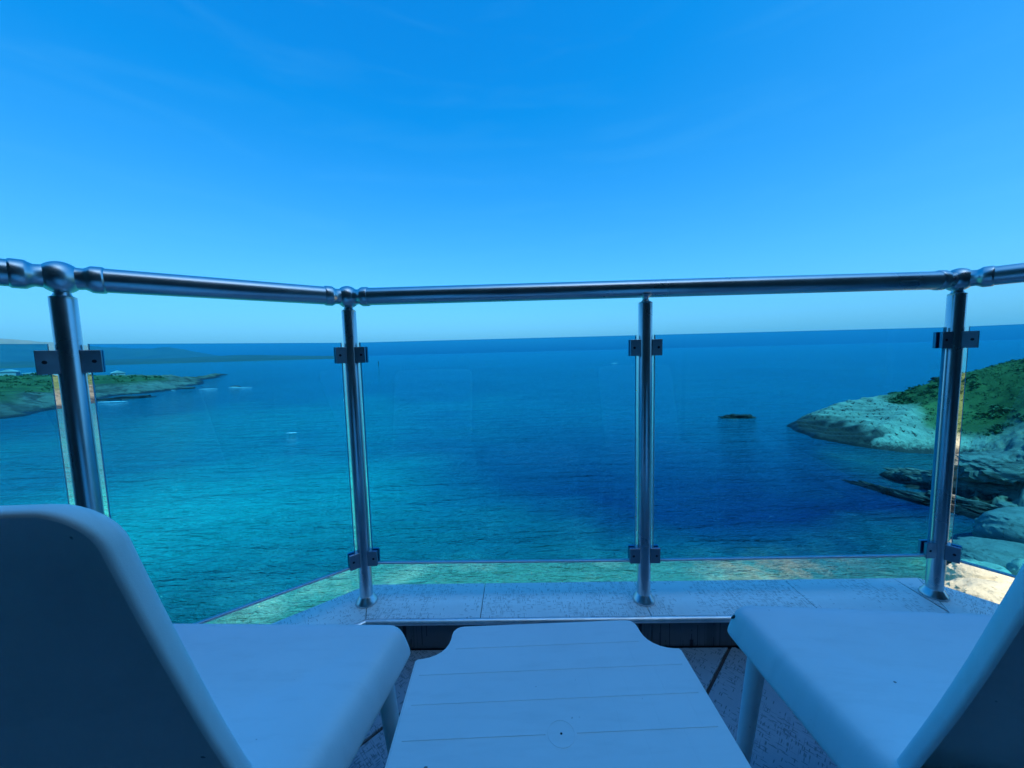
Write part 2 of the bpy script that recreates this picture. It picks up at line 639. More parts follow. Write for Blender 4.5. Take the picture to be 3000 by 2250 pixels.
# right-hand headland -------------------------------------------------
RCOAST = [(44.4, 58.5), (42.9, 54.5), (42.3, 50.5), (43.2, 47), (44.8, 44.3), (47.5, 42.6), (51, 41.4), (49.5, 38.8), (45, 36.3), (41, 34.2),
          (37.6, 31), (35.8, 28.4), (35.2, 26), (34.2, 24.4), (31, 22.5), (28.6, 20.4), (26.4, 18.0), (24.5, 14), (22, 8), (19, 0), (18, -40),
          (170, -40), (170, 78), (120, 72), (95, 68), (75, 64), (64, 62), (56, 63), (49, 62.5)]


def right_land(X, Y):
    wx = X + 0.9 * fbm(X * 0.22, Y * 0.22, 3, 5)
    wy = Y + 0.9 * fbm(X * 0.22 + 40, Y * 0.22, 5, 5)
    sd = poly_sd(wx, wy, RCOAST)
    nose = sstep(39.5, 44, Y + 0.15 * (X - 46)) * sstep(70, 58, X)
    # nose: a tilted slab rising from the near water to the ridge
    cap = np.interp(X, [43, 45, 46.5, 50, 54, 58, 62, 70, 100, 170], [0.45, 0.95, 2.0, 3.4, 4.7, 6.0, 7.4, 8.8, 11, 14])
    slab = np.minimum(0.60 * sd + 0.35, cap)
    slab = np.where(sd > 0, slab, 0.35 + 1.2 * sd)
    # cove: rocky slope, then a rising grassy hillside
    cl = 3.1 + 0.8 * fbm(X * 0.12, Y * 0.12, 9, 3)
    cove = cl * sstep(-0.5, 5.5, sd) + 0.33 * np.clip(sd - 4.0, 0, 60)
    cove = np.where(sd > -0.5, cove, 1.2 * (sd + 0.5))
    near = sstep(26.5, 21, Y)       # rocky shelf below the balcony
    shelf = np.where(sd > 0, 0.35 + 0.30 * np.clip(sd, 0, 9), 1.0 * sd + 0.35)
    cove = cove * (1 - near) + shelf * near
    cove = np.minimum(cove, cap + 1.5 + 3 * sstep(40, 34, Y))
    h = slab * nose + cove * (1 - nose)
    h = h + 4.2 * sstep(55, 72, X) * sstep(0, 11, sd) * (1 - near)
    # dark cleft cut into the foot of the cliff
    cleft = np.exp(-(((X - 37.6) / 1.5) ** 2 + ((Y - 28.1) / 1.3) ** 2) ** 2)
    h = h * (1 - 0.85 * cleft)
    gn = sstep(-0.8, 1.8, X - (49.8 + 0.41 * (Y - 42.5)) + 1.6 * fbm(X * 0.35, Y * 0.35, 41, 5)) * sstep(0.8, 2.2, sd)
    gc = sstep(4.6, 7.2, sd + 2.6 * fbm(X * 0.25, Y * 0.25, 43, 5))
    gmask = gn * nose + gc * (1 - nose)
    gmask = gmask * (1 - near) * sstep(1.2, 2.4, h)
    rockm = 1 - gmask
    # bedding: curved layers, each with a tread and a broken riser
    sc = (0.62 * X + 0.20 * Y + 0.10 * sd) * nose + (0.55 * X - 0.75 * Y) * (1 - nose) + 1.3 * fbm(X * 0.13, Y * 0.13, 31, 4)
    fr = sc - np.floor(sc)
    k2 = sc * 2.7 + 0.6 * fbm(X * 0.5, Y * 0.5, 33, 3)
    fr2 = k2 - np.floor(k2)
    amp = 0.30 + 0.22 * vnoise(np.floor(sc) * 3.7, np.floor(sc) * 1.3, 5)
    step = ((sstep(0.0, 0.14, fr) - fr) * amp + (sstep(0.0, 0.22, fr2) - fr2) * 0.09) * rockm * sstep(0.0, 0.8, sd)
    rough = fbm(X * 0.45, Y * 0.45, 21, 6, 0.6)
    blocks = np.abs(fbm(X * 0.55, Y * 0.55, 25, 5, 0.55))
    h = h + step * (1.0 + 0.9 * (1 - nose)) + rough * (0.10 + 0.30 * (1 - nose) * rockm) - blocks * rockm * (0.18 + 0.75 * (1 - nose)) * sstep(0.2, 1.5, sd)
    h = h + gmask * (0.30 * fbm(X * 0.7, Y * 0.7, 51, 5, 0.65) + 0.5 * fbm(X * 0.16, Y * 0.16, 53, 3))
    return h, gmask, np.where(rockm > 0.3, np.minimum(fr, 0.25 + fr2 * 0.6), 0.6)


headland, _ = height_mesh('headland', 17, 108, 4, 72, 420, 330, right_land, ROCK)
tag(headland, 'pale layered rock headland with green slope beyond the railing', 'headland', kind='structure')


# left-hand coast ------------------------------------------------------
LCOAST = [(-236, 305), (-222, 274), (-192, 226), (-166, 191), (-156, 173), (-150, 163), (-148, 150), (-152, 141), (-145, 126), (-134, 109),
          (-131, 101), (-125, 89), (-121, 70), (-119, 30), (-420, 30), (-420, 262), (-300, 240), (-232, 222), (-205, 222), (-214, 246), (-228, 275), (-240, 300)]


def left_land(X, Y):
    wx = X + 5 * fbm(X * 0.05, Y * 0.05, 61, 5)
    wy = Y + 5 * fbm(X * 0.05 + 9, Y * 0.05, 67, 5)
    sd = poly_sd(wx, wy, LCOAST)
    cap = np.interp(Y, [60, 150, 190, 220, 260, 300], [9.8, 8.8, 6.2, 4.2, 2.6, 0.8])
    h = np.where(sd > 0, np.minimum(0.42 * sd, 4.3) + 0.075 * np.clip(sd - 10, 0, 120), 0.3 * sd)
    h = np.minimum(h, cap)
    g = sstep(7, 13, sd + 6 * fbm(X * 0.07, Y * 0.07, 71, 5)) * sstep(205, 185, Y - 0.1 * (X + 170))
    r = 1 - g
    h = h + r * (1.3 * fbm(X * 0.12, Y * 0.12, 73, 6, 0.62) - 2.4 * np.abs(fbm(X * 0.16, Y * 0.16, 75, 5, 0.6)) * sstep(1, 6, sd) + 0.7) + g * 0.35 * fbm(X * 0.1, Y * 0.1, 77, 5)
    sc = 0.22 * sd + fbm(X * 0.05, Y * 0.05, 79, 4) * 2
    fr = sc - np.floor(sc)
    return h, g, np.where(r > 0.3, fr, 0.6)


coast, _ = height_mesh('green_coast', -345, -112, 60, 312, 260, 280, left_land, ROCKL)
tag(coast, 'low green coast with rocky shore and a thin point', 'coast', kind='structure')


# far shore and hills ---------------------------------------------------
def mat_far():
    m = NT('far_land')
    P = m.pos()
    n = m.noise(P, 0.0035, 6, 0.65)
    f = m.noise(m.pos((1, 1, 0)), 0.0012, 4, 0.6)
    c = m.mix(m.mapr(n, 0.4, 0.6), (0.05, 0.085, 0.06), (0.09, 0.125, 0.08))  # greyed base puts part of the distance haze into the land
    c = m.mix(m.ramp(f, [(0.60, 0.0), (0.66, 0.6)]), c, (0.14, 0.15, 0.08))
    m.set(Base_Color=c, Roughness=0.95)
    return m.m


FAR = mat_far()


def far_land(name, azs, els, r0, r1, nr, na, seed, label, base=2.0, front=0.25):
    """a stretch of land between two distances; els = skyline elevation in degrees at the back"""
    A = np.linspace(azs[0], azs[-1], na)
    E = np.interp(A, azs, els)
    Rr = np.linspace(0, 1, nr)
    verts = []
    for t in Rr:
        rr = r0 + (r1 - r0) * t
        shape = np.where(t < 0.05, -0.02, (t ** 1.6) if t < 0.72 else (0.72 ** 1.6) * 1.0)
        for a, e in zip(A, E):
            top = math.tan(R(e)) * (r0 + (r1 - r0) * 0.72) + 13.0
            x, y = rr * math.sin(R(a)), rr * math.cos(R(a))
            prof = min(1.0, (t / 0.72)) ** 1.5 if t <= 0.72 else 1.0 - ((t - 0.72) / 0.28) ** 2
            h = (top - base) * prof
            verts.append([x, y, h])
    V = np.array(verts)
    n = fbm(V[:, 0] / 420, V[:, 1] / 420, seed, 5)
    V[:, 2] = SEA + base * np.repeat(sstep(0.0, 0.03, Rr) * 2 - 1 + 0 * Rr, na) + V[:, 2] * (1 + 0.22 * n) + 1.5 * n
    faces = []
    for i in range(nr - 1):
        for k in range(na - 1):
            a = i * na + k
            faces.append((a, a + 1, a + na + 1, a + na))
    o = obj_from(name, V.tolist(), faces, FAR, smooth=True)
    tag(o, label, 'hills', kind='structure')
    return o


far_land('far_hills', [-64, -53.84, -51.4, -49.0, -47.7, -45.5, -44.1, -42.4, -40.5, -38.9, -37], [2.9, 2.28, 1.95, 1.72, 1.45, 1.36, 1.39, 1.47, 1.0, 0.6, 0.1],
         6000, 9300, 40, 110, 91, 'long hazy ridge of hills rising behind the far shore')
far_land('far_shore', [-60, -50, -44, -40, -36.2, -33, -30.8, -27.5, -24.6], [0.3, 0.28, 0.25, 0.27, 0.40, 0.30, 0.22, 0.12, 0.0],
         2100, 5600, 40, 140, 97, 'low wooded shore running out along the horizon', base=3.0)

# ------------------------------------------------------------------ rocks standing in the water and on the shore
def rock_thing(name, loc, size, rz, mat, label, cat='rock', seed=0, sub=4, amp=0.35, freq=1.1, group=None, crease=0.9, layers=0.0, tilt=(0, 0)):
    bm = bmesh.new()
    bmesh.ops.create_icosphere(bm, subdivisions=sub, radius=1.0)
    rnd = np.array([v.co[:] for v in bm.verts])
    s = seed * 3.1
    d = fbm(rnd[:, 0] * freq + s + 20, rnd[:, 1] * freq + rnd[:, 2] * 1.3 + 20, seed, 5, 0.55)
    d2 = fbm(rnd[:, 2] * freq * 1.4 + s + 50, rnd[:, 0] * freq + 30, seed + 7, 5, 0.6)
    d3 = np.abs(fbm(rnd[:, 0] * 2.6 + rnd[:, 2] * 1.7 + s + 70, rnd[:, 1] * 2.6 - rnd[:, 2] * 1.1 + 60, seed + 13, 5, 0.6))
    for v, a, b, e3 in zip(bm.verts, d, d2, d3):
        c = v.co.copy()
        q = c.copy()
        q = Vector((math.copysign(abs(q.x) ** 0.8, q.x), math.copysign(abs(q.y) ** 0.8, q.y), math.copysign(abs(q.z) ** 0.75, q.z)))
        q = q * (1 + amp * a - amp * crease * e3) + Vector((b, a, b * 0.5)) * amp * 0.35
        if layers:
            k = q.z / layers
            fr = k - math.floor(k)
            q.z = (math.floor(k) + min(1.0, fr * 2.6)) * layers
        v.co = Vector((q.x * size[0], q.y * size[1], q.z * size[2]))
    o = bm_obj(name, bm, mat, None, True, loc, (tilt[0], tilt[1], rz))
    o.data.set_sharp_from_angle(angle=R(32))
    tag(o, label, cat, group)
    return o


rock_thing('reef', (32.6, 29.7, SEA - 0.02), (3.9, 0.55, 0.55), R(108), REEFM, 'long narrow reef rock lying low in the water before the headland', 'reef', 11, 5, 0.55, 2.2)
rock_thing('reef', (34.9, 27.6, SEA + 0.05), (3.4, 0.7, 0.8), R(125), ROCKP, 'pale sloping rock rib running ashore below the cliff', 'reef', 12, 5, 0.5, 2.0, crease=0.7)
rock_thing('reef', (37.4, 31.2, SEA + 0.6), (3.6, 0.8, 1.0), R(122), ROCKP, 'pale rock ledge at the cliff foot beside the dark cleft', 'reef', 13, 5, 0.5, 2.0, crease=0.7)
rock_thing('overhang_rock', (38.7, 29.2, SEA + 2.75), (2.6, 1.9, 1.0), R(-30), ROCKP, 'jutting grey rock roofing the dark cleft in the cliff', 'rock', 41, 5, 0.45, 1.3, crease=0.7, tilt=(R(8), R(-6)))
rock_thing('overhang_rock', (40.3, 27.2, SEA + 1.9), (2.0, 1.8, 2.1), R(20), ROCKP, 'tall dark rock standing right against the cleft', 'rock', 42, 5, 0.45, 1.3, crease=0.7)
rock_thing('sea_rock', (37.0, 34.0, SEA - 0.08), (0.75, 0.35, 0.25), R(20), REEFM, 'small dark rock awash in the cove', 'rock', 14, 3, 0.3)
rock_thing('sea_rock', (35.8, 32.1, SEA - 0.05), (0.8, 0.45, 0.3), R(-10), REEFM, 'small rounded rock beside the long reef', 'rock', 15, 3, 0.3)
rock_thing('islet', (40.9, 66.3, SEA - 0.12), (2.6, 1.0, 0.62), R(-10), DARKR, 'low dark islet rock in open water off the headland', 'islet', 16, 5, 0.75, 2.0)
rock_thing('islet', (148, 121, SEA - 0.1), (8.5, 2.5, 1.5), R(-12), DARKR, 'far dark spit of rock beyond the grassy slope', 'islet', 17, 5, 0.6, 2.4)
rock_thing('sea_rock', (-136, 127.5, SEA), (8.5, 2.6, 0.85), R(35), DARKR, 'flat dark rock awash before the green coast', 'rock', 18, 4, 0.55, 2.0)
rock_thing('sea_rock', (-147.5, 167, SEA), (3.8, 1.4, 0.8), R(20), REEFM, 'small dark rock off the green point', 'rock', 19, 3, 0.3)
rock_thing('sea_rock', (-128.0, 170.5, SEA - 0.1), (2.5, 1.2, 0.7), R(0), REEFM, 'rock ringed by breaking foam off the green point', 'rock', 20, 3, 0.3)
# boulders at the foot of the building
rock_thing('boulder', (22.4, 16.9, -11.0), (1.35, 1.25, 1.15), R(20), BOULD, 'cream rounded boulder below the railing corner, split by a dark cleft', 'boulder', 21, 5, 0.26, 0.9, crease=0.45)
rock_thing('boulder', (21.7, 15.1, -10.9), (2.2, 1.05, 1.0), R(-28), BOULD, 'long cream boulder below the ledge, nearest the building', 'boulder', 22, 5, 0.26, 0.9, crease=0.45)
rock_thing('boulder', (24.9, 16.4, -10.9), (1.5, 1.3, 1.3), R(40), BOULD, 'cream boulder behind the dark cleft near the building', 'boulder', 23, 5, 0.26, 0.9, crease=0.45)
rock_thing('boulder', (27.0, 19.2, -11.4), (2.6, 2.0, 1.05), R(-30), GREYB, 'broad smooth slab boulder seen through the railing glass', 'boulder', 24, 5, 0.2, 0.7, crease=0.45)
rock_thing('boulder', (31.2, 21.0, -10.9), (2.9, 2.2, 1.5), R(10), GREYB, 'large smooth boulder behind the broad slab', 'boulder', 25, 5, 0.2, 0.7, crease=0.45)
for i, (x, y, s) in enumerate([(31.6, 23.4, .62), (32.6, 24.0, .8), (33.8, 24.5, .9), (33.2, 23.2, .7), (35.0, 25.2, .8), (34.6, 23.8, .9), (30.6, 22.9, .5), (36.2, 26.2, .7), (36, 24.6, 1.0)]):
    rock_thing('shore_stone', (x, y, SEA + 0.25 + 0.3 * s), (s * 0.9, s * 0.7, s * 0.75), i * 0.9, GREYB, 'angular stone in the pile at the water behind the slab boulders', 'stone', 30 + i, 3, 0.5, 1.2, 'stones piled at the water')


def foam(loc, sx, sy, n, seed, label):
    rng = random.Random(seed)
    bm = bmesh.new()
    for i in range(n):
        a = rng.uniform(0, 6.28)
        r = rng.random() ** 0.6
        x, y = r * math.cos(a) * sx, r * math.sin(a) * sy
        k = rng.uniform(0.25, 0.6) * min(sx, sy) * (1.2 - r)
        m4 = Matrix.Translation((x, y, 0.02)) @ Matrix.Diagonal((k * 2.2, k, k * 0.16 + 0.02, 1))
        bmesh.ops.create_icosphere(bm, subdivisions=1, radius=1.0, matrix=m4)
    o = bm_obj('foam', bm, FOAM, None, True, (loc[0], loc[1], SEA + 0.03))
    tag(o, label, 'foam')


foam((43.0, 66.8), 1.1, 0.5, 40, 1, 'white foam breaking at the end of the islet rock')
foam((-127.5, 169.0), 2.2, 1.2, 60, 2, 'white foam burst over a rock off the green point')
foam((-121.5, 166.0), 5.0, 0.7, 150, 3, 'long thin foam streak trailing seaward of the foam burst')
foam((-133.5, 162.0), 4.0, 0.8, 260, 4, 'thin foam streak between the green point and the burst')
foam((-38.2, 62.7), 1.0, 0.42, 30, 5, 'small lone whitecap on the turquoise water')
foam((-130, 119.5), 5.0, 0.8, 300, 6, 'foam line along the flat rock off the green coast')
foam((95.2, 342.1), 3.0, 1.6, 24, 7, 'tiny white crest far out on the open sea')
foam((-149, 161), 2.5, 0.5, 24, 8, 'foam fringe against the rocks of the green point')

# ------------------------------------------------------------------ houses and shrubs on the green coast
HW = mat_plain('house_wall', (0.55, 0.52, 0.47), 0.8)
HR = mat_plain('house_roof', (0.62, 0.58, 0.52), 0.8)
HD = mat_plain('house_window', (0.03, 0.035, 0.04), 0.2)


def coast_z(x, y):
    h, _, _ = left_land(np.array([[float(x)]]), np.array([[float(y)]]))
    return SEA + float(h[0, 0])


def house(x, y, w, d, h, rz, nwin, label, gable=True):
    z = coast_z(x, y) - 0.2
    t = empty('house', (x, y, z), rz)
    tag(t, label, 'house', 'low houses on the green coast')
    bm = bmesh.new()
    bm_box(bm, -w / 2, w / 2, -d / 2, d / 2, 0, h)
    bm_obj('wall', bm, HW, t)
    bm = bmesh.new()
    if gable:
        o_ = 0.4
        P = [(-w / 2 - o_, -d / 2 - o_, h), (w / 2 + o_, -d / 2 - o_, h), (w / 2 + o_, d / 2 + o_, h), (-w / 2 - o_, d / 2 + o_, h), (-w / 2 - o_, 0, h + 1.3), (w / 2 + o_, 0, h + 1.3)]
        vv = [bm.verts.new(p) for p in P]
        for f in ((0, 1, 5, 4), (2, 3, 4, 5), (0, 4, 3), (1, 2, 5), (3, 2, 1, 0)):
            bm.faces.new([vv[i] for i in f])
    else:
        bm_box(bm, -w / 2 - 0.3, w / 2 + 0.3, -d / 2 - 0.3, d / 2 + 0.3, h, h + 0.35)
    bm_obj('roof', bm, HR, t)
    for i in range(nwin):
        wx = -w / 2 + (i + 0.5) * w / nwin
        bm = bmesh.new()
        bm_box(bm, wx - 0.5, wx + 0.5, -d / 2 - 0.05, -d / 2 + 0.1, 0.9, 2.1)
        bm_obj('window', bm, HD, t)
    return t


house(-290, 214, 7, 6, 3.6, R(-50), 2, 'small white gabled house beside the long building on the coast')
house(-279.5, 218, 14, 7, 2.6, R(-50), 5, 'long low flat-roofed building on the green coast', False)
house(-268, 226, 9, 6, 2.6, R(-45), 3, 'low flat-roofed house between the long building and the railing post', False)
house(-218, 205, 9, 5, 2.6, R(-40), 3, 'low house with pale roof near the rocky point', True)

LEAF = mat_plain('shrub_leaves', (0.060, 0.120, 0.030), 0.7)
LEAF2 = mat_plain('grass_blades', (0.075, 0.125, 0.035), 0.7)
BARK = mat_plain('bark', (0.10, 0.08, 0.055), 0.9)


def leaf_cloud(bm, c, rx, ry, rz, n, size, rng):
    for i in range(n):
        a = rng.uniform(0, 6.28)
        u = rng.uniform(-0.35, 1)
        r = rng.random() ** 0.4
        q = math.sqrt(max(0, 1 - u * u)) * r
        p = Vector((c[0] + q * math.cos(a) * rx, c[1] + q * math.sin(a) * ry, c[2] + u * r * rz))
        d = Vector((rng.uniform(-1, 1), rng.uniform(-1, 1), rng.uniform(-0.2, 1))).normalized()
        u_, v_, _ = basis(d)
        s = size * rng.uniform(0.6, 1.4)
        q4 = [bm.verts.new(p + u_ * s * a_ + v_ * s * 0.6 * b_) for a_, b_ in ((-1, 0), (0, -1), (1, 0), (0, 1))]
        bm.faces.new(q4)


def tree(x, y, w, h, seed, label):
    rng = random.Random(seed)
    z = coast_z(x, y)
    t = empty('tree', (x, y, z - 0.1))
    tag(t, label, 'tree', 'trees round the coast houses')
    lathe_obj('trunk', (0, 0, 0), (rng.uniform(-.1, .1), 0, 1), [(0, 0.25), (h * 0.4, 0.16), (h * 0.7, 0.07)], BARK, t, 8)
    bm = bmesh.new()
    for k in range(5):
        leaf_cloud(bm, (rng.uniform(-.4, .4) * w, rng.uniform(-.4, .4) * w, h * rng.uniform(0.4, 0.75)), w * 0.42, w * 0.42, h * 0.3, 120, 0.28, rng)
    bm_obj('crown', bm, LEAF, t)


for i, (x, y, w, h) in enumerate([(-300, 212, 7, 4.5), (-274, 214, 4, 3.6), (-262, 222, 4, 4), (-306, 222, 8, 5), (-285, 224, 6, 4.2), (-256, 226, 3.5, 3.4)]):
    tree(x, y, w, h, 100 + i, 'bushy dark tree standing among the low coast houses')


def scatter_green(name, land, n, box, mat, lo, hi, size, seed, label, blades=14):
    rng = random.Random(seed)
    nr = np.random.RandomState(seed)
    X = nr.uniform(box[0], box[1], n * 6)
    Y = nr.uniform(box[2], box[3], n * 6)
    H, G, _ = land(X[None, :], Y[None, :])
    clump = vnoise(X * 0.35, Y * 0.35, seed + 3)
    ok = (G[0] > 0.6) & (clump > lo) & (clump < hi)
    ids = np.nonzero(ok)[0][:n]
    bm = bmesh.new()
    for i in ids:
        s = size * rng.uniform(0.6, 1.5)
        leaf_cloud(bm, (X[i], Y[i], SEA + H[0, i]), s, s, s * 0.75, blades, s * 0.32, rng)
    o = bm_obj(name, bm, mat)
    tag(o, label, 'vegetation', kind='stuff')


scatter_green('grass', right_land, 5200, (42, 84, 26, 62), LEAF2, 0.0, 1.0, 0.22, 5, 'short green grass covering the headland slope', 7)
scatter_green('shrubs', right_land, 420, (42, 84, 26, 62), LEAF, 0.60, 1.0, 0.42, 8, 'dark low shrubs dotted over the headland slope', 42)
scatter_green('coast_shrubs', left_land, 700, (-330, -125, 70, 225), LEAF, 0.62, 1.0, 1.0, 9, 'dark scrub dotted over the green coast', 16)

# a slim channel marker far out
t = empty('channel_marker', (-160, 446, SEA))
tag(t, 'slim dark marker post standing far out in the sea', 'marker')
lathe_obj('pole', (0, 0, -0.5), (0, 0, 1), [(0, 0.35), (4.2, 0.28)], SCREW, t, 10)
lathe_obj('topmark', (0, 0, 3.6), (0, 0, 1), [(0, 0.55), (1.5, 0.45), (2.1, 0.05)], SCREW, t, 10)

# ------------------------------------------------------------------ balcony
P1, P2, P3, P4 = Vector((-0.945, 0.797)), Vector((-0.497, 1.155)), Vector((0.408, 1.130)), Vector((1.333, 1.118))
P0 = P1 + Vector((-0.60, -0.80)) * 0.90
P5 = P4 + Vector((0.585, -0.811)) * 0.90
WALL_Y = -1.3
PA = Vector((P0.x - 0.35, WALL_Y))
PB = Vector((P5.x + 0.35, WALL_Y))
LINE = [PA, P0, P1, P2, P4, P5, PB]
LEDGE_Z = 0.100
RAIL_Z = 1.089


def offset_line(pts, d):
    """positive d = outwards (away from the building)"""
    out = []
    for i, p in enumerate(pts):
        ns = []
        if i > 0:
            e = (pts[i] - pts[i - 1]).normalized(); ns.append(Vector((-e.y, e.x)))
        if i < len(pts) - 1:
            e = (pts[i + 1] - pts[i]).normalized(); ns.append(Vector((-e.y, e.x)))
        if len(ns) == 2:
            b = (ns[0] + ns[1]).normalized()
            k = d / max(0.3, b.dot(ns[0]))
            out.append(p + b * k)
        else:
            out.append(p + ns[0] * d)
    return out


OUT = offset_line(LINE, 0.090)
INN = offset_line(LINE, -0.088)

# slab and floor
bm = bmesh.new()
prism(bm, [tuple(p) for p in offset_line(LINE, 0.07)], -0.26, -0.012)
slab = bm_obj('balcony_slab', bm, CONCRETE)
tag(slab, 'concrete balcony slab under the tiles', 'slab', kind='structure')

bm = bmesh.new()
prism(bm, [tuple(p) for p in INN], -0.012, -0.0035)
floor = bm_obj('balcony_floor', bm, GROUT)
tag(floor, 'balcony floor of weathered grey tiles laid diagonally', 'floor', kind='structure')


def clip_poly(poly, a, b):
    """keep the part of poly on the right-hand (inner) side of line a->b"""
    out = []
    n = len(poly)
    e = b - a
    side = lambda p: e.x * (p.y - a.y) - e.y * (p.x - a.x)
    for i in range(n):
        p, q = poly[i], poly[(i + 1) % n]
        sp, sq = side(p), side(q)
        if sp <= 0: out.append(p)
        if (sp < 0 < sq) or (sq < 0 < sp):
            out.append(p + (q - p) * (sp / (sp - sq)))
    return out


def tile_obj(name, poly, z0, z1, mat, parent, ang, bev=0.0012):
    if len(poly) < 3: return
    c = sum(poly, Vector((0, 0))) / len(poly)
    ca, sa = math.cos(-ang), math.sin(-ang)
    loc = [((p.x - c.x) * ca - (p.y - c.y) * sa, (p.x - c.x) * sa + (p.y - c.y) * ca) for p in poly]
    ar = 0
    for i in range(len(loc)):
        x0, y0 = loc[i]; x1, y1 = loc[(i + 1) % len(loc)]
        ar += x0 * y1 - x1 * y0
    if abs(ar) < 0.002: return
    bm = bmesh.new()
    prism(bm, loc, 0, z1 - z0)
    if bev: bmesh.ops.bevel(bm, geom=[e for e in bm.edges if all(v.co.z > (z1 - z0) * 0.5 for v in e.verts)], offset=bev, segments=1, affect='EDGES')
    return bm_obj(name, bm, mat, parent, False, (c.x, c.y, z0), (0, 0, ang))


# diagonal floor tiles: joints along (1,1), 0.537 m apart
TS, GAP = 0.537, 0.0042
u45, v45 = Vector((1, 1)).normalized(), Vector((-1, 1)).normalized()
off_v = (0.405) / math.sqrt(2)
INF = offset_line(LINE, -0.0895)
for i in range(-9, 8):
    for j in range(-9, 8):
        a0, a1 = i * TS + 0.13 + GAP, (i + 1) * TS + 0.13 - GAP
        b0, b1 = off_v + j * TS + GAP, off_v + (j + 1) * TS - GAP
        poly = [u45 * a0 + v45 * b0, u45 * a1 + v45 * b0, u45 * a1 + v45 * b1, u45 * a0 + v45 * b1]
        for a, b in zip(INF, INF[1:]):
            if poly: poly = clip_poly(poly, a, b)
        if poly: poly = clip_poly(poly, Vector((3, WALL_Y + 0.01)), Vector((-3, WALL_Y + 0.01)))
        if len(poly) >= 3:
            tile_obj('tile', poly, -0.003, 0.004, FTILE, floor, R(45))

# raised ledge
bm = bmesh.new()
INL = offset_line(LINE, -0.078)
OUL = offset_line(LINE, 0.080)
n = len(LINE)
for z0, z1 in ((-0.0115, 0.0915),):
    for i in range(n - 1):
        prism(bm, [tuple(INL[i]), tuple(INL[i + 1]), tuple(OUL[i + 1]), tuple(OUL[i])], z0, z1)
bmesh.ops.remove_doubles(bm, verts=list(bm.verts), dist=1e-5)
ledge = bm_obj('ledge', bm, GROUT)
tag(ledge, 'low tiled ledge carrying the railing posts', 'ledge', kind='structure')
front = offset_line(LINE, -0.0785)
INT = offset_line(LINE, -0.080)
for i in range(n - 1):
    a, b = LINE[i], LINE[i + 1]
    e = (b - a)
    L = e.length
    e = e.normalized()
    nn = Vector((-e.y, e.x))
    ang = math.atan2(e.y, e.x)
    if i == 3:
        cuts = [0.0, 0.383 / 1, 0.906, 1.425, 1.787, L]
        cuts = [0.0, 0.383, 0.905, 1.420, 1.790, L]
    else:
        k = max(1, round(L / 0.5))
        cuts = [L * j / k for j in range(k + 1)]
    g = 0.0012
    for j in range(len(cuts) - 1):
        s0, s1 = cuts[j] + g, cuts[j + 1] - g
        q = []
        for (s, end) in ((s0, j == 0), (s1, j == len(cuts) - 2)):
            pin, pout = a + e * s - nn * 0.080, a + e * s + nn * 0.090
            if end and s == s0:
                pin, pout = INT[i] + e * g, OUT[i] + e * g
            elif end:
                pin, pout = INT[i + 1] - e * g, OUT[i + 1] - e * g
            q.append((pin, pout))
        (i0, o0), (i1, o1) = q
        tile_obj('tile', [i0, i1, o1, o0], 0.0915, LEDGE_Z, TILE, ledge, ang, 0.001)
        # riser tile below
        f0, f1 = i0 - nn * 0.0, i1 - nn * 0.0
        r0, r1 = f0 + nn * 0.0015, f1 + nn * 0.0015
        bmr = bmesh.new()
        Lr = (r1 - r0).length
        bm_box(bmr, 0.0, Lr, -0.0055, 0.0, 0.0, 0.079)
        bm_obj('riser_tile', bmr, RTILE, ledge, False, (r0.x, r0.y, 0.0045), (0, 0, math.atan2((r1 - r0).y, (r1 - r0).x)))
    # rounded aluminium edge profile
    ta, tb = front[i] , front[i + 1]
    te = (tb - ta)
    tl = te.length
    bmt = bmesh.new()
    prof = []
    for k in range(9):
        th = R(90 + 90 * k / 8)
        prof.append((-0.002 + math.cos(th) * 0.0115, 0.0875 + math.sin(th) * 0.0115))
    prof += [(-0.0135, 0.0855), (-0.002, 0.0855)]
    rows = []
    for s in (0.0, tl):
        rows.append([bmt.verts.new((s, y, z)) for y, z in prof])
    for k in range(len(prof)):
        k2 = (k + 1) % len(prof)
        bmt.faces.new((rows[0][k], rows[1][k], rows[1][k2], rows[0][k2]))
    bmt.faces.new(rows[0]); bmt.faces.new(list(reversed(rows[1])))
    bmesh.ops.recalc_face_normals(bmt, faces=list(bmt.faces))
    bm_obj('edge_trim', bmt, TRIM, ledge, False, (ta.x, ta.y, 0), (0, 0, math.atan2(te.y, te.x)))

# ------------------------------------------------------------------ railing
rail = empty('balcony_railing', (0.4, 1.13, LEDGE_Z))
tag(rail, 'stainless steel railing with blue tinted glass panels along the balcony edge', 'railing')
bpy.context.view_layer.update()
_rp = -Vector(rail.location)


def rl(p, z):
    return Vector((p.x - rail.location.x, p.y - rail.location.y, z - rail.location.z))


UP = Vector((0, 0, 1))


